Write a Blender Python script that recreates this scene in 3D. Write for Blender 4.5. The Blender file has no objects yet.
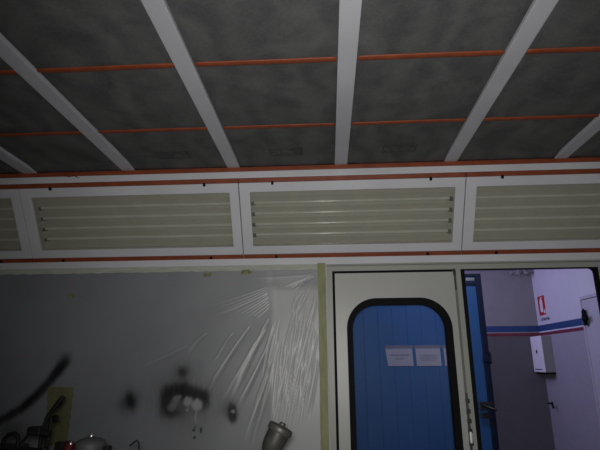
import bpy, bmesh, math, random
import numpy as np
from mathutils import Vector, Matrix, Euler, noise
random.seed(4)
PI = math.pi
scn = bpy.context.scene
COL = scn.collection
scn.view_settings.view_transform = 'Standard'
scn.view_settings.look = 'None'

# ------------------------------------------------------------------ viewpoint (measured from the photograph's vanishing points)
F = 485.4
AY = Vector((29 / F, -138 / F, 1)).normalized()
AZ = Vector((-11 / F, 1705 / F, 1)); AZ = (AZ - AY * AY.dot(AZ)).normalized()
AX = Vector((AY.y * AZ.z - AY.z * AZ.y, AY.z * AZ.x - AY.x * AZ.z, AY.x * AZ.y - AY.y * AZ.x))
if AX.x < 0: AX = -AX
def at(u, v, Y):
    """(X, Z) of the point measured at u, v in the photograph on the upright plane at depth Y"""
    d = Vector(((u - 300) / F, -(v - 225) / F, 1)); k = Y / AY.dot(d)
    return AX.dot(d) * k, 1.6 + AZ.dot(d) * k

# ------------------------------------------------------------------ materials
def new_mat(name):
    m = bpy.data.materials.new(name); m.use_nodes = True
    nt = m.node_tree
    b = nt.nodes['Principled BSDF']
    return m, nt, b

def paint(name, col, rough=0.5, metal=0.0, var=0.12, scale=6.0, bump=0.0, bscale=60.0, spec=0.5, detail=4.0, stretch=(1, 1, 1)):
    """painted / plastic / metal surface with mottled wear"""
    m, nt, b = new_mat(name)
    tc = nt.nodes.new('ShaderNodeTexCoord')
    mp = nt.nodes.new('ShaderNodeMapping'); mp.inputs['Scale'].default_value = stretch
    nt.links.new(tc.outputs['Object'], mp.inputs['Vector'])
    n = nt.nodes.new('ShaderNodeTexNoise'); n.inputs['Scale'].default_value = scale; n.inputs['Detail'].default_value = detail
    nt.links.new(mp.outputs['Vector'], n.inputs['Vector'])
    r = nt.nodes.new('ShaderNodeValToRGB')
    lo = [c * (1 - var) for c in col]; hi = [min(1, c * (1 + var)) for c in col]
    r.color_ramp.elements[0].position = 0.3; r.color_ramp.elements[1].position = 0.7
    r.color_ramp.elements[0].color = (*lo, 1); r.color_ramp.elements[1].color = (*hi, 1)
    nt.links.new(n.outputs['Fac'], r.inputs['Fac'])
    nt.links.new(r.outputs['Color'], b.inputs['Base Color'])
    b.inputs['Roughness'].default_value = rough; b.inputs['Metallic'].default_value = metal
    b.inputs['Specular IOR Level'].default_value = spec
    if bump > 0:
        n2 = nt.nodes.new('ShaderNodeTexNoise'); n2.inputs['Scale'].default_value = bscale
        nt.links.new(mp.outputs['Vector'], n2.inputs['Vector'])
        bp = nt.nodes.new('ShaderNodeBump'); bp.inputs['Strength'].default_value = bump; bp.inputs['Distance'].default_value = 0.01
        nt.links.new(n2.outputs['Fac'], bp.inputs['Height']); nt.links.new(bp.outputs['Normal'], b.inputs['Normal'])
    return m

def pane_mat(name, tint, haze, hazecol, gloss=0.06, rough=0.03):
    """dusty pane: mostly see-through, a film of dust, a faint sheen"""
    m = bpy.data.materials.new(name); m.use_nodes = True
    nt = m.node_tree; nt.nodes.clear()
    out = nt.nodes.new('ShaderNodeOutputMaterial')
    tr = nt.nodes.new('ShaderNodeBsdfTransparent'); tr.inputs['Color'].default_value = (*tint, 1)
    df = nt.nodes.new('ShaderNodeBsdfDiffuse'); df.inputs['Color'].default_value = (*hazecol, 1)
    gl = nt.nodes.new('ShaderNodeBsdfGlossy'); gl.inputs['Roughness'].default_value = rough
    tc = nt.nodes.new('ShaderNodeTexCoord')
    n = nt.nodes.new('ShaderNodeTexNoise'); n.inputs['Scale'].default_value = 7; n.inputs['Detail'].default_value = 8
    nt.links.new(tc.outputs['Object'], n.inputs['Vector'])
    mr = nt.nodes.new('ShaderNodeMapRange')
    mr.inputs['From Min'].default_value = 0.35; mr.inputs['From Max'].default_value = 0.75
    mr.inputs['To Min'].default_value = haze * 0.6; mr.inputs['To Max'].default_value = haze * 1.5
    nt.links.new(n.outputs['Fac'], mr.inputs['Value'])
    m1 = nt.nodes.new('ShaderNodeMixShader'); m2 = nt.nodes.new('ShaderNodeMixShader')
    nt.links.new(mr.outputs['Result'], m1.inputs['Fac'])
    nt.links.new(tr.outputs['BSDF'], m1.inputs[1]); nt.links.new(df.outputs['BSDF'], m1.inputs[2])
    m2.inputs['Fac'].default_value = gloss
    nt.links.new(m1.outputs['Shader'], m2.inputs[1]); nt.links.new(gl.outputs['BSDF'], m2.inputs[2])
    nt.links.new(m2.outputs['Shader'], out.inputs['Surface'])
    return m

M = {}
M['white'] = paint('white_lacquer', (0.60, 0.60, 0.63), 0.42, var=0.05, scale=3, bump=0.03, bscale=200)
M['rail'] = paint('white_rail_lacquer', (0.50, 0.50, 0.535), 0.45, var=0.07, scale=4, bump=0.03, bscale=200)
M['cream'] = paint('cream_lacquer', (0.42, 0.42, 0.398), 0.4, var=0.05, scale=2.5)
M['creammid'] = paint('mid_cream_lacquer', (0.345, 0.35, 0.315), 0.45, var=0.06, scale=2.5)  # darker cream for the door frame and mullion
M['creamdk'] = paint('dull_cream_lacquer', (0.30, 0.305, 0.27), 0.5, var=0.06, scale=2.5)
M['greyline'] = paint('grey_joint', (0.16, 0.16, 0.15), 0.6)
M['orange'] = paint('orange_rubber', (0.225, 0.047, 0.016), 0.55, var=0.18, scale=14)
M['black'] = paint('black_rubber', (0.006, 0.006, 0.007), 0.7, spec=0.12)
M['darkmetal'] = paint('dark_gunmetal', (0.05, 0.05, 0.05), 0.4, 0.6)
M['blacktool'] = paint('black_tool_plastic', (0.004, 0.004, 0.0045), 0.6, spec=0.15)
M['steel'] = paint('worn_steel', (0.45, 0.45, 0.44), 0.3, 0.9)
M['chrome'] = paint('chrome', (0.85, 0.85, 0.83), 0.35, 0.3)
M['cup'] = paint('smoky_cup_plastic', (0.021, 0.0205, 0.018), 0.45, var=0.3, scale=25, spec=0.2)
M['cuplid'] = paint('cup_lid_plastic', (0.026, 0.0255, 0.022), 0.45, var=0.2, scale=30, spec=0.25)
M['canbody'] = paint('dull_aluminium', (0.042, 0.043, 0.043), 0.55, 0.0, var=0.25, scale=20, spec=0.2)
M['red'] = paint('red_plastic', (0.035, 0.003, 0.006), 0.6, spec=0.1)
M['tube'] = paint('fluorescent_tube_glass', (0.95, 0.93, 0.84), 0.16, var=0.03, spec=0.8)
M['reflector'] = paint('lamp_reflector', (0.60, 0.585, 0.50), 0.5, var=0.03, stretch=(0.4, 3, 1))
M['holder'] = paint('lamp_holder_plastic', (0.10, 0.10, 0.095), 0.5)
M['lampglass'] = pane_mat('lamp_panel_glass', (0.89, 0.89, 0.87), 0.10, (0.55, 0.56, 0.52), 0.04)
M['doorglass'] = pane_mat('door_window_glass', (0.86, 0.93, 0.97), 0.015, (0.35, 0.4, 0.5), 0.03)
M['masking'] = paint('yellow_masking_tape', (0.255, 0.255, 0.12), 0.6, var=0.15, scale=9, stretch=(6, 6, 1.2))
M['paletape'] = paint('pale_masking_tape', (0.40, 0.42, 0.355), 0.6, var=0.12, scale=9, stretch=(1, 6, 6))
M['paper'] = paint('masking_paper', (0.14, 0.132, 0.062), 0.8, var=0.25, scale=9)
M['olive'] = paint('oily_tape', (0.20, 0.205, 0.085), 0.7, var=0.4, scale=60)
M['floor'] = paint('grey_concrete', (0.22, 0.22, 0.21), 0.8, var=0.2, bump=0.1)
M['boothwall'] = paint('booth_wall_panel', (0.42, 0.42, 0.43), 0.55)
M['blue'] = paint('blue_panel', (0.021, 0.098, 0.30), 0.45, var=0.08, scale=2, stretch=(1, 1, 0.2))
M['navy'] = paint('navy_frame', (0.003, 0.007, 0.034), 0.5, spec=0.3)
M['notice'] = paint('notice_paper', (0.56, 0.43, 0.52), 0.8, var=0.04)
M['print'] = paint('faded_print', (0.24, 0.20, 0.27), 0.8)
M['signred'] = paint('sign_red', (0.52, 0.022, 0.03), 0.5)
M['signwhite'] = paint('sign_white', (0.8, 0.76, 0.78), 0.5)
M['stripeblue'] = paint('stripe_blue', (0.017, 0.058, 0.18), 0.6, var=0.06)
M['stripered'] = paint('stripe_red', (0.17, 0.018, 0.040), 0.6, var=0.06)
M['hallshade'] = paint('hall_shaded_plaster', (0.27, 0.255, 0.27), 0.85, var=0.05, bump=0.05)  # far wall's weaker, grazing light put into a darker grey
M['hallshadelow'] = paint('hall_shaded_plaster_lower', (0.125, 0.115, 0.122), 0.8, var=0.05, bump=0.05)  # lower coat of paint, with the far wall's shade in its colour too
M['hallwhite'] = paint('hall_white_plaster', (0.62, 0.61, 0.66), 0.85, var=0.03, bump=0.05)
M['halllow'] = paint('hall_lilac_lower_paint', (0.35, 0.335, 0.37), 0.7, var=0.04)
M['halldoor'] = paint('hall_white_door', (0.46, 0.445, 0.50), 0.6, var=0.03)
M['hallceil'] = paint('hall_ceiling', (0.5, 0.5, 0.5), 0.9)
M['boxwhite'] = paint('white_box_lacquer', (0.88, 0.86, 0.88), 0.45, var=0.03)
M['boxside'] = paint('shaded_box_lacquer', (0.26, 0.26, 0.27), 0.5, var=0.03)  # shaded copy of the white box lacquer, for the dimmer side
M['stamp'] = paint('faded_stamp_ink', (0.042, 0.042, 0.041), 0.9, var=0.5, scale=90)

def filter_material():
    m, nt, b = new_mat('grey_filter_felt')
    tc = nt.nodes.new('ShaderNodeTexCoord')
    n1 = nt.nodes.new('ShaderNodeTexNoise'); n1.inputs['Scale'].default_value = 3.2; n1.inputs['Detail'].default_value = 9; n1.inputs['Roughness'].default_value = 0.65; n1.inputs['Distortion'].default_value = 1.2
    n2 = nt.nodes.new('ShaderNodeTexNoise'); n2.inputs['Scale'].default_value = 95; n2.inputs['Detail'].default_value = 3
    n3 = nt.nodes.new('ShaderNodeTexWave'); n3.bands_direction = 'X'; n3.inputs['Scale'].default_value = 1.5; n3.inputs['Distortion'].default_value = 9; n3.inputs['Detail'].default_value = 4; n3.inputs['Detail Scale'].default_value = 2
    for n in (n1, n2, n3): nt.links.new(tc.outputs['Object'], n.inputs['Vector'])
    a = nt.nodes.new('ShaderNodeMix'); a.data_type = 'FLOAT'; a.inputs[0].default_value = 0.3
    nt.links.new(n1.outputs['Fac'], a.inputs[2]); nt.links.new(n2.outputs['Fac'], a.inputs[3])
    a2 = nt.nodes.new('ShaderNodeMix'); a2.data_type = 'FLOAT'; a2.inputs[0].default_value = 0.12
    nt.links.new(a.outputs[0], a2.inputs[2]); nt.links.new(n3.outputs['Fac'], a2.inputs[3])
    r = nt.nodes.new('ShaderNodeValToRGB')
    r.color_ramp.elements[0].position = 0.34; r.color_ramp.elements[1].position = 0.68
    r.color_ramp.elements[0].color = (0.066, 0.069, 0.069, 1); r.color_ramp.elements[1].color = (0.134, 0.136, 0.133, 1)
    nt.links.new(a2.outputs[0], r.inputs['Fac']); nt.links.new(r.outputs['Color'], b.inputs['Base Color'])
    b.inputs['Roughness'].default_value = 0.75; b.inputs['Specular IOR Level'].default_value = 0.25
    bp = nt.nodes.new('ShaderNodeBump'); bp.inputs['Strength'].default_value = 0.25; bp.inputs['Distance'].default_value = 0.004
    nt.links.new(a.outputs[0], bp.inputs['Height']); nt.links.new(bp.outputs['Normal'], b.inputs['Normal'])
    return m
M['filter'] = filter_material()

# ------------------------------------------------------------------ mesh helpers
class MB:
    def __init__(s): s.bm = bmesh.new()
    def box(s, x0, x1, y0, y1, z0, z1, bev=0.0, mat=None):
        g = bmesh.ops.create_cube(s.bm, size=1.0)
        vs = g['verts']
        for v in vs:
            v.co = Vector((x0 + (v.co.x + .5) * (x1 - x0), y0 + (v.co.y + .5) * (y1 - y0), z0 + (v.co.z + .5) * (z1 - z0)))
        if bev > 0:
            es = list({e for v in vs for e in v.link_edges})
            r = bmesh.ops.bevel(s.bm, geom=es, offset=bev, segments=2, affect='EDGES', profile=0.6)
            vs = list({v for f in r['faces'] for v in f.verts} | {v for v in vs if v.is_valid})
        if mat is not None:
            for v in vs: v.co = mat @ v.co
        return s
    def tube(s, pts, rad, n=12, cap=True):
        """round bar along a polyline; rad a number or one per point"""
        pts = [Vector(p) for p in pts]
        if not hasattr(rad, '__len__'): rad = [rad] * len(pts)
        rings = []; up = None
        for i, p in enumerate(pts):
            t = (pts[min(i + 1, len(pts) - 1)] - pts[max(i - 1, 0)]).normalized()
            if up is None:
                up = Vector((0, 0, 1)) if abs(t.z) < 0.9 else Vector((1, 0, 0))
            a = (up - t * up.dot(t)).normalized(); b = t.cross(a); up = a
            rings.append([s.bm.verts.new(p + (a * math.cos(2 * PI * k / n) + b * math.sin(2 * PI * k / n)) * rad[i]) for k in range(n)])
        for q in range(len(rings) - 1):
            for k in range(n):
                f = s.bm.faces.new((rings[q][k], rings[q][(k + 1) % n], rings[q + 1][(k + 1) % n], rings[q + 1][k])); f.smooth = True
        if cap:
            for rg in (rings[0][::-1], rings[-1]): s.bm.faces.new([s.bm.verts.new(v.co) for v in rg])
        return s
    def lathe(s, prof, n=28, mat=Matrix.Identity(4)):
        """prof: list of (r, z); axis z"""
        rings = []
        for r, z in prof:
            r = max(r, 1e-4)
            rings.append([s.bm.verts.new(mat @ Vector((r * math.cos(2 * PI * k / n), r * math.sin(2 * PI * k / n), z))) for k in range(n)])
        for q in range(len(rings) - 1):
            for k in range(n):
                f = s.bm.faces.new((rings[q][k], rings[q][(k + 1) % n], rings[q + 1][(k + 1) % n], rings[q + 1][k])); f.smooth = True
        for rg in (rings[0][::-1], rings[-1]): s.bm.faces.new([s.bm.verts.new(v.co) for v in rg])
        return s
    def slab(s, outer, holes, d, mat=Matrix.Identity(4)):
        """flat outline (2D lists) with holes in local xy, thickness d along local z"""
        start = set(s.bm.verts)
        edges = []
        for loop in [outer] + holes:
            vs = [s.bm.verts.new((x, y, 0)) for x, y in loop]
            for i in range(len(vs)): edges.append(s.bm.edges.new((vs[i], vs[(i + 1) % len(vs)])))
        r = bmesh.ops.triangle_fill(s.bm, use_beauty=True, use_dissolve=False, edges=edges)
        faces = [g for g in r['geom'] if isinstance(g, bmesh.types.BMFace)]
        e = bmesh.ops.extrude_face_region(s.bm, geom=faces)
        for g in e['geom']:
            if isinstance(g, bmesh.types.BMVert): g.co.z += d
        for v in s.bm.verts:
            if v not in start: v.co = mat @ v.co
        return s
    def build(s, name, mat, parent=None, smooth_angle=None):
        bmesh.ops.recalc_face_normals(s.bm, faces=s.bm.faces[:])
        me = bpy.data.meshes.new(name); s.bm.to_mesh(me); s.bm.free()
        o = bpy.data.objects.new(name, me); COL.objects.link(o)
        if mat is not None: me.materials.append(mat)
        if parent is not None: o.parent = parent
        return o

def tag(o, label=None, cat=None, group=None, kind=None):
    if label: o['label'] = label
    if cat: o['category'] = cat
    if group: o['group'] = group
    if kind: o['kind'] = kind
    return o
def empty(name, loc=(0, 0, 0), rot=(0, 0, 0)):
    o = bpy.data.objects.new(name, None); COL.objects.link(o)
    o.location = loc; o.rotation_euler = rot; o.empty_display_size = 0.05
    return o
def struct(name, mb, mat, label=None):
    o = mb.build(name, mat); o['kind'] = 'structure'
    if label: o['label'] = label
    return o
def rrect(x0, x1, y0, y1, r, n=10):
    pts = []
    for cx, cy, a0 in ((x1 - r, y0 + r, -PI / 2), (x1 - r, y1 - r, 0), (x0 + r, y1 - r, PI / 2), (x0 + r, y0 + r, PI)):
        for k in range(n + 1):
            a = a0 + PI / 2 * k / n
            pts.append((cx + r * math.cos(a), cy + r * math.sin(a)))
    return pts
def rect(x0, x1, y0, y1): return [(x0, y0), (x1, y0), (x1, y1), (x0, y1)]
# local (x, y) -> world (X, Z); thickness along +Y
def upright(Y): return Matrix(((1, 0, 0, 0), (0, 0, 1, Y), (0, 1, 0, 0), (0, 0, 0, 1)))

# ------------------------------------------------------------------ room shell
D = 3.2                       # door wall plane
XL, XR, YB = -3.6, 2.45, -3.0
struct('floor', MB().box(XL - .1, XR + .1, YB - .1, 3.42, -0.1, 0.0), M['floor'])
struct('ceiling', MB().box(XL - .1, XR + .1, YB - .1, 3.46, 2.885, 2.98), M['boothwall'])
struct('wall_left', MB().box(XL - .1, XL, YB - .1, 3.3, 0, 2.885), M['boothwall'])
struct('wall_right', MB().box(XR, XR + .1, YB - .1, 3.3, 0, 2.885), M['boothwall'])
struct('wall_back', MB().box(XL, XR, YB - .1, YB, 0, 2.885), M['boothwall'])
wf = MB()
wf.slab([(XL, 0), (0.0, 0), (0.0, 2.212), (1.75, 2.212), (1.75, 0), (XR, 0), (XR, 2.24), (XL, 2.24)], [], 0.06, upright(D))
wf.box(XL, XR, 3.40, 3.45, 2.255, 2.885)
wf.box(XL, 0.0, 3.26, 3.45, 2.0, 2.27)
wf.box(1.97, XR, 3.26, 3.45, 0.0, 2.27)
wf.box(XL, XR, D + .03, 3.42, 2.25, 2.279)
struct('wall_front', wf, M['boothwall'])
# white band between ceiling and lamp panels, white band below them
struct('trim_1', MB().box(XL, XR, 2.904, 2.93, 2.752, 2.797, 0.003), M['white'])
struct('trim_2', MB().box(XL, XR, 3.186, 3.23, 2.2325, 2.281, 0.003), M['white'])
t3 = MB().box(-0.002, XR, 3.196, 3.2, 2.2185, 2.238)
struct('trim_3', t3, M['creamdk'])
struct('trim_4', MB().box(-0.002, XR, 3.1905, 3.1965, 2.2205, 2.2245), M['greyline'])

# ------------------------------------------------------------------ ceiling: filter mats, rails, orange straps
RX = [-1.958, -1.288, -0.591, 0.104, 0.797, 1.477]
RW = [0.096, 0.084, 0.080, 0.080, 0.080, 0.080]
bay_edges = [-2.68] + RX + [2.18]
bay_names = ['left of the leftmost white rail', 'between the leftmost and second white rails', 'between the second and third white rails',
             'between the third and fourth white rails', 'between the fourth and fifth white rails', 'between the fifth and rightmost white rails', 'right of the rightmost white rail']
STAMPS = {2: -0.93, 3: -0.235, 4: 0.45}
for i in range(7):
    a, b = bay_edges[i], bay_edges[i + 1]
    y0, y1 = -1.6, 2.925
    mb = MB()
    nx, ny = 10, 96
    g = [[mb.bm.verts.new((a + .004 + (b - a - .008) * u / nx, y0 + (y1 - y0) * v / ny,
          2.842 - 0.003 * math.sin(PI * u / nx) + 0.002 * noise.noise(Vector((a * 3 + u * .5, v * .35, 1.7))) - 0.016 * max(0.0, (y0 + (y1 - y0) * v / ny - 2.78) / .145))) for u in range(nx + 1)] for v in range(ny + 1)]
    for v in range(ny):
        for u in range(nx):
            f = mb.bm.faces.new((g[v][u], g[v][u + 1], g[v + 1][u + 1], g[v + 1][u])); f.smooth = True
    f_ = mb.build('filter_mat', M['filter'])
    s = f_.modifiers.new('thick', 'SOLIDIFY'); s.thickness = 0.022; s.offset = 1.0
    extra = ', faintly stamped' if i in STAMPS else ''
    tag(f_, 'grey felt filter mat ' + bay_names[i] + extra, 'filter', 'ceiling filter mats')
    if i in STAMPS:
        cx = STAMPS[i]; sm = MB(); Z = 2.8355
        def bar(x0, x1, yy0, yy1): sm.box(cx + x0, cx + x1, yy0, yy1, Z, Z + 0.001)
        bar(-.10, .10, 2.662, 2.666); bar(-.10, .10, 2.752, 2.757); bar(-.10, -.096, 2.662, 2.757); bar(.094, .10, 2.662, 2.757)
        rr = random.Random(i)
        for row in range(3):
            x = -.088
            while x < (.0 if row else .08):
                w = rr.uniform(.006, .018)
                if rr.random() < .6: bar(x, x + w, 2.680 + row * .024, 2.680 + row * .024 + rr.uniform(.007, .012))
                x += w + rr.uniform(.003, .008)
        bar(.05, .085, 2.70, 2.704); bar(.05, .085, 2.725, 2.729)
        sm.build('stamp', M['stamp'], f_)
rail_lab = ['leftmost white ceiling rail, cut short by the left edge of the view', 'second white ceiling rail from the left, above the left lamp panel',
            'third white ceiling rail from the left, ending near a lamp panel joint', 'white ceiling rail running almost straight ahead, above the middle lamp panel',
            'white ceiling rail slanting up right, ending above the middle lamp panel', 'rightmost white ceiling rail, a short piece at the right edge']
for x, w, l in zip(RX, RW, rail_lab):
    mb = MB().box(x - w / 2, x + w / 2, -1.6, 2.93, 2.824, 2.882, 0.003)
    mb.box(x - w / 2 + .008, x + w / 2 - .008, -1.6, 2.93, 2.8225, 2.825)
    tag(mb.build('ceiling_rail', M['rail']), l, 'rail', 'white ceiling rails')
def strap(x0, x1, y):
    mb = MB(); n = 14
    xs = [0.0, 0.006, 0.016, 0.03] ; L = x1 - x0
    stations = [(x0 + d, sc) for d, sc in zip(xs, (0.45, 0.8, 0.96, 1.0))] + [(x0 + L * k / 6, 1.0) for k in range(1, 6)] + [(x1 - d, sc) for d, sc in zip(xs[::-1], (1.0, 0.96, 0.8, 0.45))]
    rings = []
    for x, sc in stations:
        yy = y + 0.003 * noise.noise(Vector((x * 2.2, y * 5, .3)))
        zz = 2.8335 + 0.0015 * noise.noise(Vector((x * 3, y, 7)))
        rings.append([mb.bm.verts.new((x, yy + .0165 * sc * math.cos(2 * PI * k / n), zz + .006 * sc * math.sin(2 * PI * k / n))) for k in range(n)])
    for q in range(len(rings) - 1):
        for k in range(n):
            f = mb.bm.faces.new((rings[q][k], rings[q][(k + 1) % n], rings[q + 1][(k + 1) % n], rings[q + 1][k])); f.smooth = True
    mb.bm.faces.new(rings[0][::-1]); mb.bm.faces.new(rings[-1])
    return mb.build('ceiling_strap', M['orange'])
for y, row in ((1.785, 'in the higher row'), (2.370, 'in the lower row')):
    for i in range(5):
        a, b = RX[i] + RW[i] / 2 + .004, RX[i + 1] - RW[i + 1] / 2 - .004
        tag(strap(a, b, y), 'orange strap %s, %s' % (row, bay_names[i + 1]), 'strap', 'orange straps across the ceiling filters')
mb = MB().box(XL, XR, 2.895, 2.93, 2.796, 2.824, 0.003)
es = mb.build('edge_strip', M['orange'])
tag(es, 'long orange strip where the filter ceiling meets the white band', 'strip')
# a torn end of the strip hanging over the white band
tf = MB(); tf.tube([(-1.73, 2.894, 2.798), (-1.68, 2.892, 2.790), (-1.645, 2.890, 2.795), (-1.615, 2.890, 2.779)], [.003, .004, .004, .002], 8)
tf.build('torn_flap', M['orange'], es)

# ------------------------------------------------------------------ sloping lamp panels
PHI = math.radians(122.5)     # local x along the wall, y up the slope, z into the room
def lamp_panel(x0, x1, label):
    root = empty('light_panel', (x0, 3.2, 2.283), (PHI, 0, 0))
    tag(root, label, 'light panel', 'sloping lamp panels')
    W = x1 - x0; g = 0.0025
    gx0, gx1, gy0, gy1 = 0.071, W - 0.064, 0.087, 0.459
    fr = MB().slab(rect(g, W - g, 0.030, 0.522), [rect(gx0, gx1, gy0, gy1)], 0.022, Matrix.Translation((0, 0, -0.020)))
    fo = fr.build('frame', M['white'], root)
    bv = fo.modifiers.new('edge', 'BEVEL'); bv.width = 0.003; bv.segments = 2; bv.limit_method = 'ANGLE'; bv.angle_limit = math.radians(40)
    MB().box(gx0 - .012, gx1 + .012, gy0 - .012, gy1 + .012, -0.026, -0.0215).build('glass_pane', M['lampglass'], root)
    # reflector tray with a shallow trough behind each tube
    rf = MB(); ty = [0.142, 0.217, 0.292, 0.367]
    prof = [(gy0 - .035, -0.03), (gy0 - .02, -0.115)]
    for t in ty:
        for k in range(7):
            u = -0.032 + 0.064 * k / 6
            prof.append((t + u, -0.112 - 0.004 * math.cos(u / 0.032 * PI / 2)))
        prof.append((t + 0.0375, -0.110))
    prof += [(gy1 + .02, -0.115), (gy1 + .035, -0.03)]
    va = [rf.bm.verts.new((gx0 - .03, y, z)) for y, z in prof]; vb = [rf.bm.verts.new((gx1 + .03, y, z)) for y, z in prof]
    for k in range(len(prof) - 1): rf.bm.faces.new((va[k], vb[k], vb[k + 1], va[k + 1]))
    rf.bm.faces.new(va); rf.bm.faces.new(vb[::-1])
    rf.build('reflector', M['reflector'], root)
    for t in ty:
        tb = MB().tube([(gx0 + .012, t, -0.086), (gx1 - .012, t, -0.086)], 0.0110, 16).build('fluorescent_tube', M['tube'], root)
        for xe, sgn in ((gx0 - .012, 1), (gx1 + .012, -1)):
            h = MB().box(xe, xe + sgn * .018, t - .018, t + .002, -0.112, -0.082, 0.002)
            h.box(xe, xe + sgn * .028, t - .017, t - .012, -0.112, -0.088)
            h.build('lamp_holder', M['holder'], tb)
    # orange seals above and below, with dark turn-clips
    MB().box(0.003, W - .003, 0.524, 0.553, -0.014, 0.006, 0.003).build('seal_strip', M['orange'], root)
    MB().box(0.003, W - .003, -0.004, 0.029, -0.014, 0.006, 0.003).build('seal_strip', M['orange'], root)
    for xc in (0.222, W - 0.222):
        for yc, s in ((0.519, -1), (0.013, 1)):
            c = MB().box(xc - .008, xc + .008, yc - .011, yc + .011, 0.002, 0.013, 0.002)
            c.tube([(xc, yc + .006 * s, 0.010), (xc, yc + .006 * s, 0.016)], 0.005, 10)
            c.build('clip', M['black'], root)
lamp_panel(-3.49, -2.034, 'sloping lamp panel cut off by the left edge, deepest in shadow')
lamp_panel(-2.034, -0.561, 'sloping lamp panel above the plastic sheet with the black paint marks')
lamp_panel(-0.561, 0.890, 'middle sloping lamp panel with bright glints, partly above the closed door')
lamp_panel(0.890, 2.345, 'sloping lamp panel above the open doorway, cut off by the right edge')

# ------------------------------------------------------------------ closed door with rounded window
door = empty('door_1', (0.0, D, 0.0)); tag(door, 'closed cream door with round-cornered blue-looking window', kind='structure')
GO = rrect(0.120, 0.788, 0.86, 2.004, 0.195, 14)
GI = rrect(0.157, 0.746, 0.899, 1.960, 0.156, 14)
U0 = upright(0.0)
def up_off(y): return Matrix.Translation((0, y, 0)) @ U0
lf = MB().slab(rect(0.0505, 0.826, 0.02, 2.171), [rrect(0.122, 0.776, 0.872, 1.992, 0.183, 14)], 0.04, up_off(-0.004)).build('leaf', M['cream'], door)
MB().slab(GO, [GI], 0.055, up_off(-0.012)).build('window_gasket', M['black'], door)
MB().slab(rrect(0.140, 0.757, 0.888, 1.972, 0.168, 14), [], 0.005, up_off(0.012)).build('window_pane', M['doorglass'], door)
# black seal round the leaf, cream jamb, head and mullion
sl = MB()
sl.slab([(0.030, 0.01), (0.052, 0.01), (0.052, 2.168), (0.829, 2.168), (0.829, 2.192), (0.030, 2.192)], [], 0.02, up_off(0.008))
sl.build('door_seal', M['black'], door)
jm = MB()
jm.slab([(0.0, 0.0), (0.034, 0.0), (0.034, 2.1875), (1.745, 2.1875), (1.745, 2.2185), (0.0, 2.2185)], [], 0.03, up_off(-0.003))
jm.build('door_frame', M['creammid'], door)
MB().box(0.824, 0.842, 0.004, 0.03, 0.02, 2.187).build('seam', M['greyline'], door)
# lock rod in the seam
lk = MB().tube([(0.835, -0.010, 1.05), (0.835, -0.010, 1.42)], 0.006, 10)
for z in (1.12, 1.19, 1.245, 1.30, 1.36): lk.box(0.824, 0.850, -0.014, -0.003, z, z + 0.026, 0.003)
lock = lk.build('lock_rod', M['darkmetal'], door)
MB().box(0.829, 0.843, -0.026, -0.012, 1.135, 1.20, 0.005).build('latch_lever', M['chrome'], lock)
MB().box(0.823, 0.838, -0.014, -0.003, 2.145, 2.19, 0.003).tube([(0.831, -0.012, 2.05), (0.831, -0.012, 2.16)], 0.004, 8).build('top_bolt', M['darkmetal'], door)
# second doorway, leaf swung out of the way
d2 = empty('door_2', (0.0, D, 0.0)); tag(d2, 'open doorway beside the closed cream door, black seal all round', kind='structure')
MB().slab([(0.842, 0), (0.873, 0), (0.873, 2.187), (0.842, 2.187)], [], 0.045, up_off(-0.003)).build('mullion', M['creammid'], d2)
MB().slab([(0.873, 0.0), (0.873, 2.187), (1.752, 2.187), (1.752, 0.0), (1.722, 0.0)] + [(1.722 - .03 + .03 * math.cos(a), 2.181 - .03 + .03 * math.sin(a)) for a in [PI / 2 * k / 6 for k in range(7)]] + [(0.900, 2.181), (0.900, 0.0)], [], 0.02, up_off(0.002)).build('door_seal', M['black'], d2)
MB().box(1.752, 1.81, -0.003, 0.045, 0.0, 2.19).build('jamb', M['creamdk'], d2)

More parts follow.
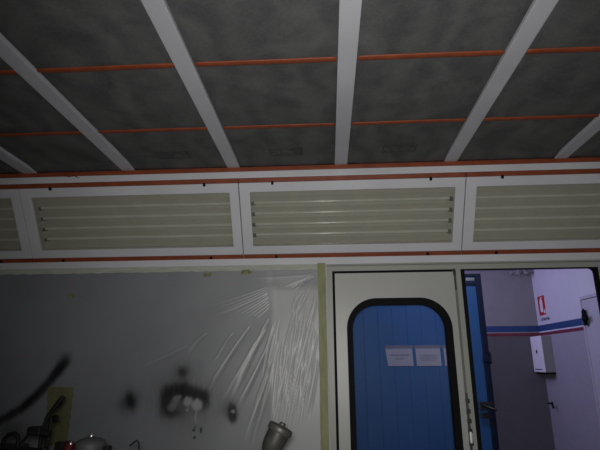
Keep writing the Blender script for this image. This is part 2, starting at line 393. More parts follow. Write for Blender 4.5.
# ------------------------------------------------------------------ plastic masking sheet
def sheet():
    xs = np.concatenate([np.arange(XL + .02, -2.3, .04), np.arange(-2.3, -1.15, .0085), np.arange(-1.15, -0.045, .0048)])
    zs = np.concatenate([np.arange(0.02, 1.0, .04), np.arange(1.0, 2.2351, .0055)])
    X, Z = np.meshgrid(xs, zs)
    rs = np.random.RandomState(7)
    H = np.zeros_like(X); C = np.zeros_like(X)
    def ridge(p, q, w, h, c, t0=.15, t1=.3):
        (px, pz), (qx, qz) = p, q
        dx, dz = qx - px, qz - pz; L = math.hypot(dx, dz)
        t = ((X - px) * dx + (Z - pz) * dz) / L ** 2
        d = ((X - px) * -dz + (Z - pz) * dx) / L
        d = d + 0.004 * np.sin(t * 5 + px * 40)
        ww = w * (0.55 + 0.75 * np.clip(t, 0, 1))
        tap = np.clip(t / t0, 0, 1) * np.clip((1 - t) / t1, 0, 1); tap = tap * tap * (3 - 2 * tap)
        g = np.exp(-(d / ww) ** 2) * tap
        H[...] += h * g; C[...] += c * g  # fold crests also painted lighter, standing for their sheen
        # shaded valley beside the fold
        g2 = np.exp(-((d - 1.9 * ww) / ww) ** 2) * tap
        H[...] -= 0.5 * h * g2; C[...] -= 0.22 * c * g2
    YP = 3.18
    def zr(u0, v0, u1, v1, w, c, t0=.12, t1=.5, h=.005):     # measured on a 2.25x enlargement of the photograph
        ridge(at(140 + u0 / 2.25, 250 + v0 / 2.25, YP), at(140 + u1 / 2.25, 250 + v1 / 2.25, YP), w, h, c, t0, t1)
    # fan from the corner of the joint behind the sheet
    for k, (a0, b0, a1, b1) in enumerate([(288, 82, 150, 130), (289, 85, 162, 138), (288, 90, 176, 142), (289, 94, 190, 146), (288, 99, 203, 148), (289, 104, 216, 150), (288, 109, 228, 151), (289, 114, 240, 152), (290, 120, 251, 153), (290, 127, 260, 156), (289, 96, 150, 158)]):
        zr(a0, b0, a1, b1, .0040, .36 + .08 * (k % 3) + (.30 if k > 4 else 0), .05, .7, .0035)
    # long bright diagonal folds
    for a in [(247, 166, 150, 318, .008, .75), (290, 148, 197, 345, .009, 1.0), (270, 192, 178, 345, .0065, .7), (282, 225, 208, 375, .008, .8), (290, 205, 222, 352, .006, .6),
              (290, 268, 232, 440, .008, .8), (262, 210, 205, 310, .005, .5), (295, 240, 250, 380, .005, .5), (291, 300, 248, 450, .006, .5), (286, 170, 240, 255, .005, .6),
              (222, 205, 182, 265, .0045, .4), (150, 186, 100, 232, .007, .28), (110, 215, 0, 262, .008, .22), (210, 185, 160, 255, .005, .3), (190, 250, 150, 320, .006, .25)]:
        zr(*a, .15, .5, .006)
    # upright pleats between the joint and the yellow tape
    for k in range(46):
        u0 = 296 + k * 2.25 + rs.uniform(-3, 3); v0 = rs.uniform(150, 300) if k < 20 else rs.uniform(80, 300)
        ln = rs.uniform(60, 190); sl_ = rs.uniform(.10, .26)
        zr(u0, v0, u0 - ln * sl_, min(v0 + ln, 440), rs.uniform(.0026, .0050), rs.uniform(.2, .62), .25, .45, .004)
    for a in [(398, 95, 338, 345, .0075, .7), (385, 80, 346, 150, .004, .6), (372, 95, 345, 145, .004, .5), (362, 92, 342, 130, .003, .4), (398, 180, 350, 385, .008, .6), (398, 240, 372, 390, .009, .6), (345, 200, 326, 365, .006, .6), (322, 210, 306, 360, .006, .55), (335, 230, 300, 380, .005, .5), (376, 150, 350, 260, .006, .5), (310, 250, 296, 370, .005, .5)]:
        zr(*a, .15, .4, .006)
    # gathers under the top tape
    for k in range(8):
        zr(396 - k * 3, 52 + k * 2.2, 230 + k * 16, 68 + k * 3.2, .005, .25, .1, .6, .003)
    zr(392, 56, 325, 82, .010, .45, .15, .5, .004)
    # the sheet passes over a joint in the wall behind: whiter on the right of it
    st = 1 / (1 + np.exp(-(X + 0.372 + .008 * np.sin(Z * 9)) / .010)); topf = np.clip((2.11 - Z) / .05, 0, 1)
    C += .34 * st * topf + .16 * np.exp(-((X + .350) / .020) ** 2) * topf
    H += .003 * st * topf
    C += .30 * np.clip((X + 1.3) / 1.0, 0, 1)  # stronger light near the door, put into the sheet colour
    # soft slackness
    NZ = np.zeros_like(X)
    for k in range(14):
        fx, fz, ph = rs.normal(0, 9), rs.normal(0, 6), rs.uniform(0, 7)
        NZ += np.sin(fx * X + fz * Z + ph)
    H += .0011 * NZ * np.clip(1 - st, .25, 1)
    # paint marks: black overspray, white runs
    def nz(sx, sz, n=10):
        q = np.zeros_like(X)
        for k in range(n):
            fx, fz, ph = rs.normal(0, sx), rs.normal(0, sz), rs.uniform(0, 7)
            q += np.sin(fx * X + fz * Z + ph)
        return q / math.sqrt(n)
    N1, N2 = nz(40, 40), nz(110, 110)
    B = np.zeros_like(X); Wt = np.zeros_like(X)
    def blot(cx, cz, rx, rz, a, ang=0.0, soft=1.0, rough=.22):
        ca, sa = math.cos(ang), math.sin(ang)
        u = ((X - cx) * ca + (Z - cz) * sa) / rx; v = (-(X - cx) * sa + (Z - cz) * ca) / rz
        r = np.sqrt(u * u + v * v) + rough * .5 * N1 + rough * .25 * N2
        g = a / (1 + np.exp((r - 1) * 6 / soft)); B[...] = 1 - (1 - B) * (1 - np.clip(g, 0, 1))
    def run(cx, cz, r, a, zlow=None, wd=.006):
        d = np.sqrt((X - cx) ** 2 + (Z - cz) ** 2) / r + .10 * N2
        g = a / (1 + np.exp((d - 1) * 9))
        if zlow is not None:
            g = np.maximum(g, a * .85 * np.exp(-((X - cx + .004 * np.sin(Z * 60)) / wd) ** 2) * (Z < cz) * np.clip((Z - zlow) / .02, 0, 1))
        Wt[...] = np.maximum(Wt, g)
    K = 3.18 / F / .957
    def zb(u, v, ru, rv, a, ang=0., soft=1., rough=.22):        # photograph pixels
        cx, cz = at(u, v, YP); blot(cx, cz, ru * K, rv * K, a, ang, soft, rough)
    def zw(u, v, r, a, vlow=None, wd=.006):
        cx, cz = at(u, v, YP); run(cx, cz, r * K, a, None if vlow is None else at(u, vlow, YP)[1], wd)
    # ring of black overspray, darkest above and at both sides
    zb(183, 401, 25, 19, .48, 0, 2.6)
    for u, v, ru, rv, a in [(166, 398, 6.5, 9, .9), (167, 409, 6, 7, .72), (171, 391, 8, 6, .8), (179, 389, 8, 5.5, .85), (187, 390, 8, 5, .8), (194, 393, 7, 5, .6), (202, 395, 6.5, 6, .92), (204.5, 402, 4.5, 6, .75),
                            (172, 413, 6, 4.5, .5), (180, 410, 7, 5, .35), (190, 400, 6, 6, .6), (178, 398, 6, 4, .45), (196, 409, 5, 4, .35), (184, 394, 9, 4, .5)]:
        zb(u, v, ru, rv, a, 0, 1.5)
    zb(182, 372, 4.2, 4.6, .78, 0, 1.6); zb(181, 374, 8, 9, .35, 0, 2.2)
    zb(130.5, 401, 4.2, 7.5, .9, .3, 1.3); zb(124, 402, 6, 5, .45, .5, 2.0); zb(129.5, 400, 8, 11, .42, 0, 2.2)
    zb(232.5, 413, 4.2, 7.2, .98, .2, 1.0); zb(230, 409, 6.5, 7.5, .5, .1, 1.9); zb(233, 419, 3, 4, .8, 0, 1.2)
    # long swipe down to the left
    sw = [(-6, 424), (8, 416), (20, 409), (30, 401), (40, 391), (50, 381), (58, 371), (65, 361)]
    for k in range(len(sw) - 1):
        for q in range(6):
            t = q / 6; zb(sw[k][0] + (sw[k + 1][0] - sw[k][0]) * t, sw[k][1] + (sw[k + 1][1] - sw[k][1]) * t, 5.0, 3.6, .42 + .14 * math.sin(k * 2 + q), .6, 1.5)
    zb(65, 360, 5, 5.5, .6, .5, 1.8)
    zb(57, 393, 5, 4, .6, 0, 1.8); zb(11, 432, 14, 7, .5, 0, 2.2)
    # white runs and spatter
    zw(188, 401.5, 4.0, .85, 411, .004); zw(196.5, 405, 4.9, .95, 425, .0045); zw(187, 410, 1.4, .6)
    zw(176, 399, 3.0, .42); zw(172, 407, 3.8, .36); zw(179, 397, 2.0, .4); zw(174, 403, 3.4, .25)
    zw(233, 411.5, 1.7, .7)
    for u, v, ru, rv in ((194, 430, 1.3, 1.2), (201, 430, 1.0, 2.4), (194.5, 437.5, 1.4, 1.2), (195, 427, .9, .9)):
        zb(u, v, ru, rv, .85, 0, .8, .1)
    H = H + 0.0
    Yv = 3.184 - np.clip(H, -.012, .02)
    ny, nx = X.shape
    co = np.stack([X, Yv, Z], -1).reshape(-1, 3)
    idx = np.arange(nx * ny).reshape(ny, nx)
    faces = np.stack([idx[:-1, :-1], idx[:-1, 1:], idx[1:, 1:], idx[1:, :-1]], -1).reshape(-1, 4)
    me = bpy.data.meshes.new('plastic_sheet'); me.from_pydata(co.tolist(), [], faces.tolist())
    me.polygons.foreach_set('use_smooth', [True] * len(me.polygons))
    att = me.attributes.new('marks', 'FLOAT_COLOR', 'POINT')
    arr = np.zeros((nx * ny, 4), dtype=np.float32)
    arr[:, 0] = np.clip(C, -.3, 1.2).reshape(-1) * .5 + .25  # red holds the painted fold sheen and brightening, not paint marks
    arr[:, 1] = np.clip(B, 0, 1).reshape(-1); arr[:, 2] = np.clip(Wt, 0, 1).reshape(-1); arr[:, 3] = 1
    att.data.foreach_set('color', arr.reshape(-1))
    o = bpy.data.objects.new('plastic_sheet', me); COL.objects.link(o)
    m, nt, b = new_mat('clear_masking_film')
    a = nt.nodes.new('ShaderNodeAttribute'); a.attribute_name = 'marks'
    sp = nt.nodes.new('ShaderNodeSeparateColor'); nt.links.new(a.outputs['Color'], sp.inputs['Color'])
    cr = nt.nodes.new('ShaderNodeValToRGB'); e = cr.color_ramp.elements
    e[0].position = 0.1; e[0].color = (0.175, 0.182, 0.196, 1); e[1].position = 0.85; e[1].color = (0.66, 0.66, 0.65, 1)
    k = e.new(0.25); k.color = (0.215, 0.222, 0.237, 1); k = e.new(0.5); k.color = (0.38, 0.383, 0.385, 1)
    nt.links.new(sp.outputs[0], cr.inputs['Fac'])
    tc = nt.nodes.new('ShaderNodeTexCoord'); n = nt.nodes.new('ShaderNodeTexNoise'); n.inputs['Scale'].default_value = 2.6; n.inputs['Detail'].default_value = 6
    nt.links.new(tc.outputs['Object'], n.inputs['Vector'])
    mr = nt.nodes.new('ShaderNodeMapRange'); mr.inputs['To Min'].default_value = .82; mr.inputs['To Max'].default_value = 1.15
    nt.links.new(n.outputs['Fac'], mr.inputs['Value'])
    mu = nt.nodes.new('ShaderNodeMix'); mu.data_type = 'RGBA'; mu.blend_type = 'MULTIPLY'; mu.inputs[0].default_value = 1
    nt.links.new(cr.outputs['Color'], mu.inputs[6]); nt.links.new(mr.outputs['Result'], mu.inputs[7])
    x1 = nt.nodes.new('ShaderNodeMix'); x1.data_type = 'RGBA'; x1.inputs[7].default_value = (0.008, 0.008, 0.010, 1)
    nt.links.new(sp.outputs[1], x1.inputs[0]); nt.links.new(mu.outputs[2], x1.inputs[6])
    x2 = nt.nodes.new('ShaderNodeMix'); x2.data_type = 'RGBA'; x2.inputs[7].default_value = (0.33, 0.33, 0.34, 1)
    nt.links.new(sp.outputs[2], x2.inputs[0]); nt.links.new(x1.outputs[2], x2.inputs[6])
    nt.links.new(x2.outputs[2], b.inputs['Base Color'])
    b.inputs['Roughness'].default_value = 0.38; b.inputs['Specular IOR Level'].default_value = 0.35
    me.materials.append(m)
    return o
sh = sheet()
tag(sh, 'clear plastic masking sheet with black overspray covering the wall left of the door', 'plastic sheet')
# tapes
def tape(name, x0, x1, z0, z1, y, mat, label, jag=0.002, n=40, vertical=False):
    mb = MB(); rr = random.Random(label)
    if vertical:
        L = [(x0 + rr.uniform(-jag, jag), z0 + (z1 - z0) * k / n) for k in range(n + 1)]; Rr = [(x1 + rr.uniform(-jag, jag), z0 + (z1 - z0) * k / n) for k in range(n + 1)]
    else:
        L = [(x0 + (x1 - x0) * k / n, z0 + rr.uniform(-jag, jag)) for k in range(n + 1)]; Rr = [(x0 + (x1 - x0) * k / n, z1 + rr.uniform(-jag * .4, jag * .4)) for k in range(n + 1)]
    va = [mb.bm.verts.new((a, y + rr.uniform(-.0006, .0006), c)) for a, c in L]; vb = [mb.bm.verts.new((a, y, c)) for a, c in Rr]
    for k in range(n): mb.bm.faces.new((va[k], vb[k], vb[k + 1], va[k + 1]))
    o = mb.build(name, mat); s = o.modifiers.new('thick', 'SOLIDIFY'); s.thickness = .001; s.offset = 0
    return tag(o, label, 'tape')
tape('masking_tape', -0.0605, -0.010, 0.05, 2.236, 3.158, M['masking'], 'long upright yellow masking tape between plastic sheet and door', .0012, 60, True)
tape('masking_tape', XL + .05, -0.064, 2.194, 2.2315, 3.164, M['paletape'], 'long pale masking tape along the top edge of the plastic sheet', .003, 160)
def patch(cx, cz, rx, rz, label, mat, seed):
    mb = MB(); rr = random.Random(seed); n = 26
    c = mb.bm.verts.new((cx, 3.1605, cz)); ring = []
    for k in range(n):
        a = 2 * PI * k / n; q = 1 + rr.uniform(-.22, .18)
        sq = 1 / max(abs(math.cos(a)), abs(math.sin(a))) ** .5
        ring.append(mb.bm.verts.new((cx + rx * q * sq * math.cos(a), 3.161, cz + rz * q * sq * math.sin(a))))
    for k in range(n): mb.bm.faces.new((c, ring[k], ring[(k + 1) % n]))
    o = mb.build('tape_scrap', mat); s = o.modifiers.new('thick', 'SOLIDIFY'); s.thickness = .001; s.offset = 0
    return tag(o, label, 'tape', 'olive scraps of tape on the plastic sheet')
patch(-0.797, 2.172, .030, .014, 'olive tape scrap just under the lamp panel joint, the middle one of three', M['olive'], 1)
patch(-0.537, 2.184, .034, .016, 'olive tape scrap nearest the yellow upright tape', M['olive'], 2)
patch(-1.712, 2.045, .022, .016, 'faint olive tape scrap at far left, high above the diagonal black swipe', M['olive'], 3)
mb = MB(); n = 14
rr = random.Random(5)
va = [mb.bm.verts.new((-1.785 + rr.uniform(-.006, .006), 3.1605, 1.12 + .345 * k / n)) for k in range(n + 1)]; vb = [mb.bm.verts.new((-1.622 + rr.uniform(-.004, .004), 3.1605, 1.12 + .340 * k / n)) for k in range(n + 1)]
for k in range(n): mb.bm.faces.new((va[k], vb[k], vb[k + 1], va[k + 1]))
pp = mb.build('masking_paper', M['paper']); s = pp.modifiers.new('thick', 'SOLIDIFY'); s.thickness = .001; s.offset = 0
tag(pp, 'dim yellow rectangle of masking paper on the plastic sheet, lower left', 'paper')

# ------------------------------------------------------------------ hall beyond the doors
HX, HY = 2.77, 6.7
struct('floor_hall', MB().box(-2.6, HX + .1, 3.42, HY + .1, -.1, 0), M['floor'])
struct('ceiling_hall', MB().box(-2.6, HX + .1, 3.46, HY + .1, 3.1, 3.2), M['hallceil'])
struct('wall_hall_left', MB().box(-2.6, -2.5, 3.46, HY, 0, 3.1), M['hallshade'])
zs1, zs2 = 1.980, 2.056       # blue stripe
zr1, zr2 = 1.926, 1.962       # red stripe
wb = empty('wall_far', (0, 0, 0)); wb['kind'] = 'structure'
MB().box(-2.5, HX, HY, HY + .1, zs1 - .03, 3.1).build('upper_paint', M['hallshade'], wb)
MB().box(-2.5, HX, HY, HY + .1, 0, zs1 - .03).build('lower_paint', M['hallshadelow'], wb)
MB().box(-2.5, HX - .003, HY - .003, HY, zs1, zs2).build('blue_stripe', M['stripeblue'], wb)
MB().box(-2.5, HX - .003, HY - .003, HY, zr1, zr2).build('red_stripe', M['stripered'], wb)
YD = 5.455                     # where the white door begins
wr = empty('wall_hall_right', (0, 0, 0)); wr['kind'] = 'structure'
MB().box(HX, HX + .1, 3.46, HY + .1, zs1 - .03, 3.1).build('upper_paint', M['hallwhite'], wr)
MB().box(HX, HX + .1, 3.46, HY + .1, 0, zs1 - .03).build('lower_paint', M['halllow'], wr)
MB().box(HX - .003, HX, YD - .0, HY - .0031, zs1, zs2).build('blue_stripe', M['stripeblue'], wr)
MB().box(HX - .003, HX, YD - .0, HY - .0031, zr1, zr2).build('red_stripe', M['stripered'], wr)
d3 = empty('door_3', (HX, YD, 0)); tag(d3, 'white door at the right end of the striped hall wall', kind='structure')
MB().box(-.022, -.002, -0.95, -0.0, 0.0, 2.235, .004).build('leaf', M['halldoor'], d3)
MB().box(-.032, -.002, -1.0, 0.02, 2.24, 2.275, .004).box(-.032, -.002, 0.002, 0.03, 0.0, 2.24, .004).build('door_frame', M['halldoor'], d3)
MB().box(-.060, -.034, -.085, -.03, 1.965, 2.125, .006).box(-.085, -.05, -.14, -.065, 2.01, 2.07, .008).tube([(-.047, -.055, 2.11), (-.047, -.055, 2.14)], .010, 10).build('door_closer', M['black'], d3)
# extinguisher sign
sg = empty('fire_extinguisher_sign', (HX - .001, 6.49, 2.175)); tag(sg, 'red fire extinguisher sign with white pictogram above the blue stripe', 'sign')
RW_ = Matrix(((0, 0, -1, 0), (-1, 0, 0, 0), (0, 1, 0, 0), (0, 0, 0, 1)))      # local x -> -Y, local y -> Z, thickness -> -X
MB().slab(rect(-.125, .105, -.01, .258), [], .003, RW_).build('backing', M['signwhite'], sg)
MB().slab(rect(-.112, .092, 0, .247), [], .0045, RW_).build('red_panel', M['signred'], sg)
pic = MB()
pic.slab([(-.05, .04), (.015, .04), (.022, .06), (.022, .17), (.010, .195), (-.005, .205), (-.005, .212), (.03, .218), (.03, .228), (-.03, .228), (-.03, .212), (-.03, .205), (-.045, .195), (-.057, .17), (-.057, .06)], [], .006, RW_)
pic.slab([(.035, .02), (.078, .02), (.078, .06), (.06, .075), (.05, .05), (.035, .045)], [], .006, RW_)
pic.build('pictogram', M['signwhite'], sg)
def text(body, size, mat, parent, mtx, name='lettering'):
    c = bpy.data.curves.new(name, 'FONT'); c.body = body; c.size = size; c.align_x = 'CENTER'; c.extrude = .0006
    o = bpy.data.objects.new(name, c); COL.objects.link(o); c.materials.append(mat); dg = bpy.context.evaluated_depsgraph_get(); dg.update()
    me = bpy.data.meshes.new_from_object(o.evaluated_get(dg)); COL.objects.unlink(o); bpy.data.objects.remove(o)
    t = bpy.data.objects.new(name, me); COL.objects.link(t); t.parent = parent; t.matrix_local = mtx
    if not me.materials: me.materials.append(mat)
    return t
cp = empty('sign_caption', (HX - .001, 6.48, 2.125)); tag(cp, 'small dark lettering on the white wall below the red sign', 'lettering')
text('EXTINTOR', 0.052, M['navy'], cp, Matrix(((0, 0, -1, -.002), (-1, 0, 0, -.02), (0, 1, 0, -.02), (0, 0, 0, 1))))
# white cabinet on the wall
bx = empty('wall_cabinet', (HX, 6.37, 1.472)); tag(bx, 'white metal wall box with a small black lock under the stripes', 'cabinet')
MB().box(-.120, -.001, 0.0, .315, 0.0, .44, .004).build('body', M['boxside'], bx)
MB().box(-.134, -.120, -.002, .315, 0.002, .44, .003).build('door', M['boxwhite'], bx)
MB().tube([(-.133, .155, .255), (-.140, .155, .255)], .016, 14).tube([(-.133, .155, .235), (-.140, .155, .235)], .010, 12).build('lock', M['black'], bx)
MB().box(-.136, -.133, .06, .27, .03, .04).build('vent_slot', M['black'], bx)
MB().box(-.112, -.001, .002, .30, -.022, -.0005).build('under_shadow', M['black'], bx)  # black slab standing for the shadow under the box
# lever on the wall
lv = empty('lever_handle', (HX, 6.56, 1.10)); tag(lv, 'small dark lever handle on the lilac wall below the white box', 'handle')
MB().tube([(-.001, .03, .0), (-.012, .03, .0)], .022, 14).tube([(-.01, .03, 0), (-.055, .03, 0)], .009, 10).build('rose', M['darkmetal'], lv)
MB().tube([(-.052, .04, .0), (-.056, -.02, .002), (-.056, -.085, .0), (-.056, -.095, -.012), (-.056, -.098, -.05)], [.010, .010, .011, .012, .010], 10).build('lever', M['black'], lv)
# fitting at the top of the hall corner
lm = empty('pipe_fitting', (2.60, 6.62, 2.775)); tag(lm, 'pale pipe fitting high in the hall corner', 'pipe')
MB().tube([(-.13, .0, -.02), (.02, .0, .01), (.1695, .0, .0)], .028, 12).tube([(-.05, .0, -.005), (-.05, .0795, -.005)], .018, 10).build('pipe', M['boxside'], lm)
MB().tube([(-.02, .0, .02), (-.05, -.02, -.055)], [.034, .030], 12).tube([(.05, 0, .02), (.07, -.02, -.05)], [.036, .03], 12).build('elbow', M['hallshade'], lm)

# blue panelled door standing in the hall behind the window
BY = 5.4
B_R, B_T = 1.68, 2.535
bd = empty('door_4', (0, BY, 0)); tag(bd, 'large blue panelled door with navy frame seen through the window and doorway', kind='structure')
bp = MB(); pts = []
x = -0.7
while x < B_R - .055:
    x1 = min(x + .155, B_R - .05)
    pts += [(x + .004, 0.0), (x1 - .004, 0.0), (x1 - .002, -.004), (x1 + .002, -.004)]
    x = x1
va = [bp.bm.verts.new((a, b, 0.02)) for a, b in pts]; vb = [bp.bm.verts.new((a, b, B_T - .02)) for a, b in pts]
for k in range(len(pts) - 1): bp.bm.faces.new((va[k], va[k + 1], vb[k + 1], vb[k]))
po = bp.build('panel', M['blue'], bd); s = po.modifiers.new('thick', 'SOLIDIFY'); s.thickness = .006; s.offset = 0
MB().box(B_R - .060, B_R, -.03, .04, 0, B_T, .006).box(-.72, B_R - .06, -.025, .04, B_T - .03, B_T, .004).box(-.72, B_R - .06, -.025, .04, B_T - .125, B_T - .095, .004).build('frame', M['navy'], bd)
MB().box(B_R - .16, B_R - .07, -.026, -.004, B_T - .08, B_T - .045, .003).build('latch_plate', M['steel'], bd)
hd = MB().box(B_R - .165, B_R - .02, -.05, -.028, 1.13, 1.21, .008).tube([(B_R - .13, -.05, 1.175), (B_R - .13, -.09, 1.175), (B_R - .01, -.10, 1.135)], .014, 10).box(B_R - .15, B_R - .06, -.045, -.02, 1.05, 1.10, .006)
hd.build('handle', M['darkmetal'], bd)
MB().box(B_R - .075, B_R + .012, -.042, -.028, 1.60, 1.66, .006).tube([(B_R + .003, -.036, 1.58), (B_R + .003, -.036, 1.70)], .012, 10).build('hinge', M['navy'], bd)
def notice(x0, x1, z0, z1, lines, label, skew=0.0):
    r_ = empty('paper_notice', (x0, BY - .008, z0)); tag(r_, label, 'notice', 'paper notices on the blue door')
    W, Hh = x1 - x0, z1 - z0
    MB().slab([(0.012 * skew, 0), (W, 0), (W - .004, Hh), (-.012 * skew, Hh)], [], .0015, Matrix.Translation((0, -.002, 0)) @ U0).build('sheet', M['notice'], r_)
    MB().slab(rect(-.012, W + .006, Hh - .016, Hh + .016), [], .0008, Matrix.Translation((0, -.0045, 0)) @ U0).build('tape', M['print'], r_)
    q = random.Random(label)
    for (a, b, zc, h) in lines:
        xx = a; pr = MB()
        while xx < b:
            w = q.uniform(.008, .022)
            pr.box(xx, min(xx + w, b), -.0040, -.0030, zc, zc + h * q.uniform(.8, 1.1)); xx += w + .004
        pr.build('print_line', M['print'], r_)
notice(0.612, 0.890, 1.565, 1.76, [(.04, .24, .105, .013), (.09, .18, .068, .011)], 'left paper notice with two short lines of print', 1.0)
notice(0.922, 1.182, 1.565, 1.76, [(.05, .21, .105, .006), (.04, .22, .088, .006), (.04, .22, .071, .006), (.06, .20, .054, .006)], 'middle paper notice with a small block of print', .3)
notice(1.216, 1.47, 1.565, 1.76, [(.05, .21, .105, .008), (.05, .21, .08, .008)], 'rightmost paper notice, mostly hidden by the black window gasket', .3)

# ------------------------------------------------------------------ bench and tools in front of the sheet
BZ = 1.14
bn = empty('workbench', (-0.55, 1.45, 0)); tag(bn, 'dark steel workbench below the view carrying the spray tools', 'workbench')
MB().box(-.62, .60, -.34, .30, BZ - .03, BZ, .006).build('bench_top', M['darkmetal'], bn)
for sx in (-.58, .56):
    for sy in (-.30, .26): MB().box(sx - .02, sx + .02, sy - .02, sy + .02, 0, BZ - .03, .003).build('leg', M['darkmetal'], bn)
MB().box(-.60, .58, -.32, .28, .40, .42, .003).build('shelf', M['darkmetal'], bn)

def spray_gun(loc, tilt_mat, label):
    """gravity-feed spray gun standing on the bench with its cup tipped over"""
    g = empty('spray_gun', loc); tag(g, label, 'spray gun')
    # cup
    prof = [(.008, 0), (.011, .02), (.016, .028), (.030, .045), (.037, .062), (.040, .085), (.0405, .128)]
    cup = MB().lathe(prof, 32, tilt_mat).build('cup', M['cup'], g)
    lid = MB().lathe([(.046, .122), (.0475, .126), (.0475, .140), (.045, .144), (.014, .146), (.012, .150), (.0125, .154), (.0105, .158), (.001, .158)], 32, tilt_mat)
    lid.box(-.012, .004, .020, .046, .1445, .150, .002, tilt_mat)
    lid.build('lid', M['cuplid'], cup)
    # body, nozzle, grip
    b0 = tilt_mat @ Vector((0, 0, 0))
    bd_ = MB().tube([b0 + Vector((.052, .0, -.012)), b0 + Vector((-.035, 0, -.012)), b0 + Vector((-.055, 0, -.012))], [.014, .016, .012], 14)
    bd_.tube([b0 + Vector((0, 0, -.014)), b0 + Vector((0, 0, .006))], .013, 12)
    bd_.build('body', M['steel'], g)
    MB().tube([b0 + Vector((-.055, 0, -.012)), b0 + Vector((-.068, 0, -.012)), b0 + Vector((-.075, 0, -.012))], [.018, .018, .012], 14).build('air_cap', M['chrome'], g)
    zb = -b0.z + 0.0
    MB().tube([b0 + Vector((.040, 0, -.015)), b0 + Vector((.047, 0, -.07)), b0 + Vector((.052, 0, -b0.z + .004))], [.014, .013, .012], 14).build('grip', M['steel'], g)
    MB().tube([b0 + Vector((-.004, 0, -.024)), b0 + Vector((.008, 0, -.05)), b0 + Vector((.02, 0, -.085))], [.004, .005, .004], 10).build('trigger', M['chrome'], g)
# spray gun right of the middle: cup axis leans up to the right
Tl = Matrix.Translation((0, 0, .222)) @ Matrix.Rotation(math.radians(27), 4, 'Y') @ Matrix.Rotation(math.radians(-3), 4, 'X') @ Matrix.Scale(.67, 4)
spray_gun((-0.166, 1.30, BZ), Tl, 'grey spray gun with a tilted lidded cup, in front of the creased plastic')

# grey lidded can
cn = empty('paint_can', (-0.70, 1.50, BZ)); tag(cn, 'dull grey round can with a knobbed lid between the red bottle and wire hook', 'can')
MB().lathe([(.036, 0), (.038, .004), (.0395, .12), (.0405, .205), (.041, .226)], 32).build('body', M['canbody'], cn)
MB().lathe([(.0435, .219), (.0440, .223), (.0440, .238), (.041, .244), (.030, .251), (.012, .256), (.001, .257)], 32).build('lid', M['canbody'], cn)
MB().lathe([(.0055, .255), (.0065, .259), (.004, .265), (.001, .2655)], 14).build('knob', M['steel'], cn)
MB().box(.042, .060, -.012, .012, .06, .232, .003).build('handle', M['blacktool'], cn)
# red bottle
rb = empty('red_bottle', (-0.728, 1.43, BZ)); tag(rb, 'small dark red bottle beside the grey can', 'bottle')
MB().lathe([(.016, 0), (.018, .004), (.018, .222), (.016, .244), (.010, .254), (.001, .257)], 22).build('body', M['red'], rb)
MB().lathe([(.004, .232), (.005, .236), (.003, .242), (.001, .243)], 12, Matrix.Translation((.008, -.008, .013))).build('tip', M['steel'], rb)
# black capped bottle
kb = empty('black_bottle', (-0.788, 1.50, BZ)); tag(kb, 'black bottle with a square cap, left of the red bottle', 'bottle')
MB().lathe([(.024, 0), (.025, .004), (.025, .195), (.012, .212), (.011, .222)], 20).build('body', M['blacktool'], kb)
MB().box(-.0135, .0135, -.0135, .0135, .2205, .2435, .003).build('cap', M['blacktool'], kb)
# curved lance: thin stem and thicker bent grip
ln = empty('spray_lance', (-0.876, 1.56, BZ - 0.0)); tag(ln, 'dark curved spray lance rising in front of the yellow paper', 'spray lance')
MB().lathe([(.028, 0), (.028, .012), (.010, .02), (.006, .03)], 18).build('base', M['blacktool'], ln)
MB().tube([(.0, 0, .02), (-.008, 0, .16), (-.010, 0, .24), (-.004, 0, .28), (.006, 0, .312), (.022, 0, .332)], [.006, .0055, .0055, .006, .0065, .007], 12).build('stem', M['blacktool'], ln)
MB().tube([(.020, 0, .330), (.032, 0, .345), (.046, 0, .364)], [.0075, .0085, .0075], 12).build('grip', M['blacktool'], ln)
MB().tube([(.004, .004, .18), (.006, .004, .25), (.012, .002, .292)], .0035, 8).tube([(.010, 0, .292), (.022, 0, .300), (.034, 0, .302)], [.004, .009, .010], 10).build('trigger', M['blacktool'], ln)
# second spray gun, dark, seen from the side
sg2 = empty('spray_gun', (-0.833, 1.44, BZ)); tag(sg2, 'black spray gun with an upright pin, left of the curved lance', 'spray gun')
MB().box(-.022, .018, -.014, .014, .268, .292, .005).tube([(.012, 0, .276), (.040, 0, .272)], [.011, .010], 12).build('body', M['blacktool'], sg2)
MB().tube([(.036, 0, .262), (.0375, 0, .285), (.039, 0, .312)], [.004, .004, .0035], 10).build('pin', M['blacktool'], sg2)
MB().tube([(-.020, 0, .272), (-.032, 0, .258), (-.040, 0, .244), (-.030, 0, .236), (0, 0, .232), (.034, 0, .232), (.038, 0, .250), (.036, 0, .268)], .004, 10).build('trigger_guard', M['blacktool'], sg2)
MB().tube([(-.026, 0, .238), (-.018, 0, .224), (-.016, 0, .206), (-.026, 0, .19)], .0035, 10).tube([(-.012, 0, .234), (-.002, 0, .220), (-.002, 0, .20), (-.012, 0, .184)], .0035, 10).build('trigger', M['blacktool'], sg2)
MB().tube([(.03, 0, .236), (.026, 0, .12), (.024, 0, .003)], [.010, .013, .015], 12).build('grip', M['blacktool'], sg2)
# black case with arched handle
tb_ = empty('tool_case', (-0.955, 1.50, BZ)); tag(tb_, 'black case with an arched carry handle at the far left', 'case')
MB().box(-.12, .040, -.06, .06, 0, .232, .01).build('case_body', M['blacktool'], tb_)
MB().tube([(-.008, 0, .228), (-.008, 0, .250), (.004, 0, .262), (.022, 0, .266), (.032, 0, .258), (.036, 0, .244), (.036, 0, .228)], .006, 10).build('handle', M['blacktool'], tb_)
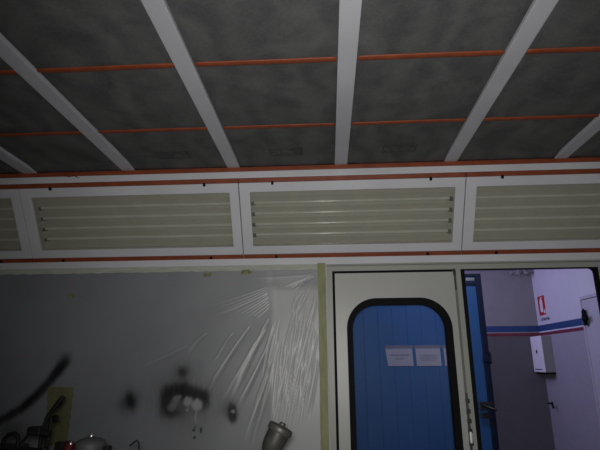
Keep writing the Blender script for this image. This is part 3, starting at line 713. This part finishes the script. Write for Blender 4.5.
# bent wire hook
hk = empty('wire_hook', (-0.565, 1.50, BZ)); tag(hk, 'thin bent wire hook between the grey can and the tilted cup', 'hook')
MB().lathe([(.03, 0), (.03, .006), (.006, .010)], 16).build('base', M['blacktool'], hk)
MB().tube([(0, 0, .004), (.008, 0, .14), (.010, 0, .225), (.008, 0, .241), (.001, 0, .247), (-.006, 0, .242), (-.018, 0, .232)], .0022, 8).build('wire', M['blacktool'], hk)

# ------------------------------------------------------------------ light
def lamp(name, kind, loc, energy, col=(1, 1, 1), target=None, **kw):
    l = bpy.data.lights.new(name, kind); l.energy = energy; l.color = col
    for k, v in kw.items(): setattr(l, k, v)
    o = bpy.data.objects.new(name, l); COL.objects.link(o); o.location = loc
    if target is not None: o.rotation_euler = (Vector(target) - Vector(loc)).to_track_quat('-Z', 'Y').to_euler()
    return o
lamp('torch', 'SPOT', (0.0, -0.02, 1.62), 146, (1.0, 0.99, 0.97), (0.15, 3.0, 2.55), spot_size=math.radians(102), spot_blend=1.0, shadow_soft_size=0.02)
lamp('booth_fill', 'POINT', (2.2, -2.2, 1.6), 9, (0.95, 0.97, 1.0), shadow_soft_size=0.1)  # unseen fill light added behind the viewpoint to lift the dark booth
lamp('hall_light', 'AREA', (0.7, 6.1, 2.85), 21, (0.55, 0.50, 1.0), (2.7, 5.9, 2.2), shape='RECTANGLE', size=0.3, size_y=1.0)
lamp('hall_light', 'AREA', (1.3, 4.3, 3.05), 12, (0.74, 0.80, 1.0), (1.5, 5.2, 1.0), shape='RECTANGLE', size=1.2, size_y=0.3)  # unseen light added to brighten the front of the blue door

w = bpy.data.worlds.new('World'); scn.world = w; w.use_nodes = True
w.node_tree.nodes['Background'].inputs['Color'].default_value = (0.5, 0.5, 0.6, 1)
w.node_tree.nodes['Background'].inputs['Strength'].default_value = 0.01

# ------------------------------------------------------------------ camera
cam = bpy.data.cameras.new('Camera'); co = bpy.data.objects.new('Camera', cam); COL.objects.link(co)
cam.sensor_fit = 'HORIZONTAL'; cam.sensor_width = 36.0; cam.lens = 485.4 / 600 * 36.0; cam.clip_start = .02
# rows are the room axes in camera (right, up, forward); Blender looks down -Z
R = Matrix(((AX.x, AX.y, -AX.z), (AY.x, AY.y, -AY.z), (AZ.x, AZ.y, -AZ.z)))
co.matrix_world = Matrix.Translation((0, 0, 1.6)) @ R.to_4x4()
scn.camera = co
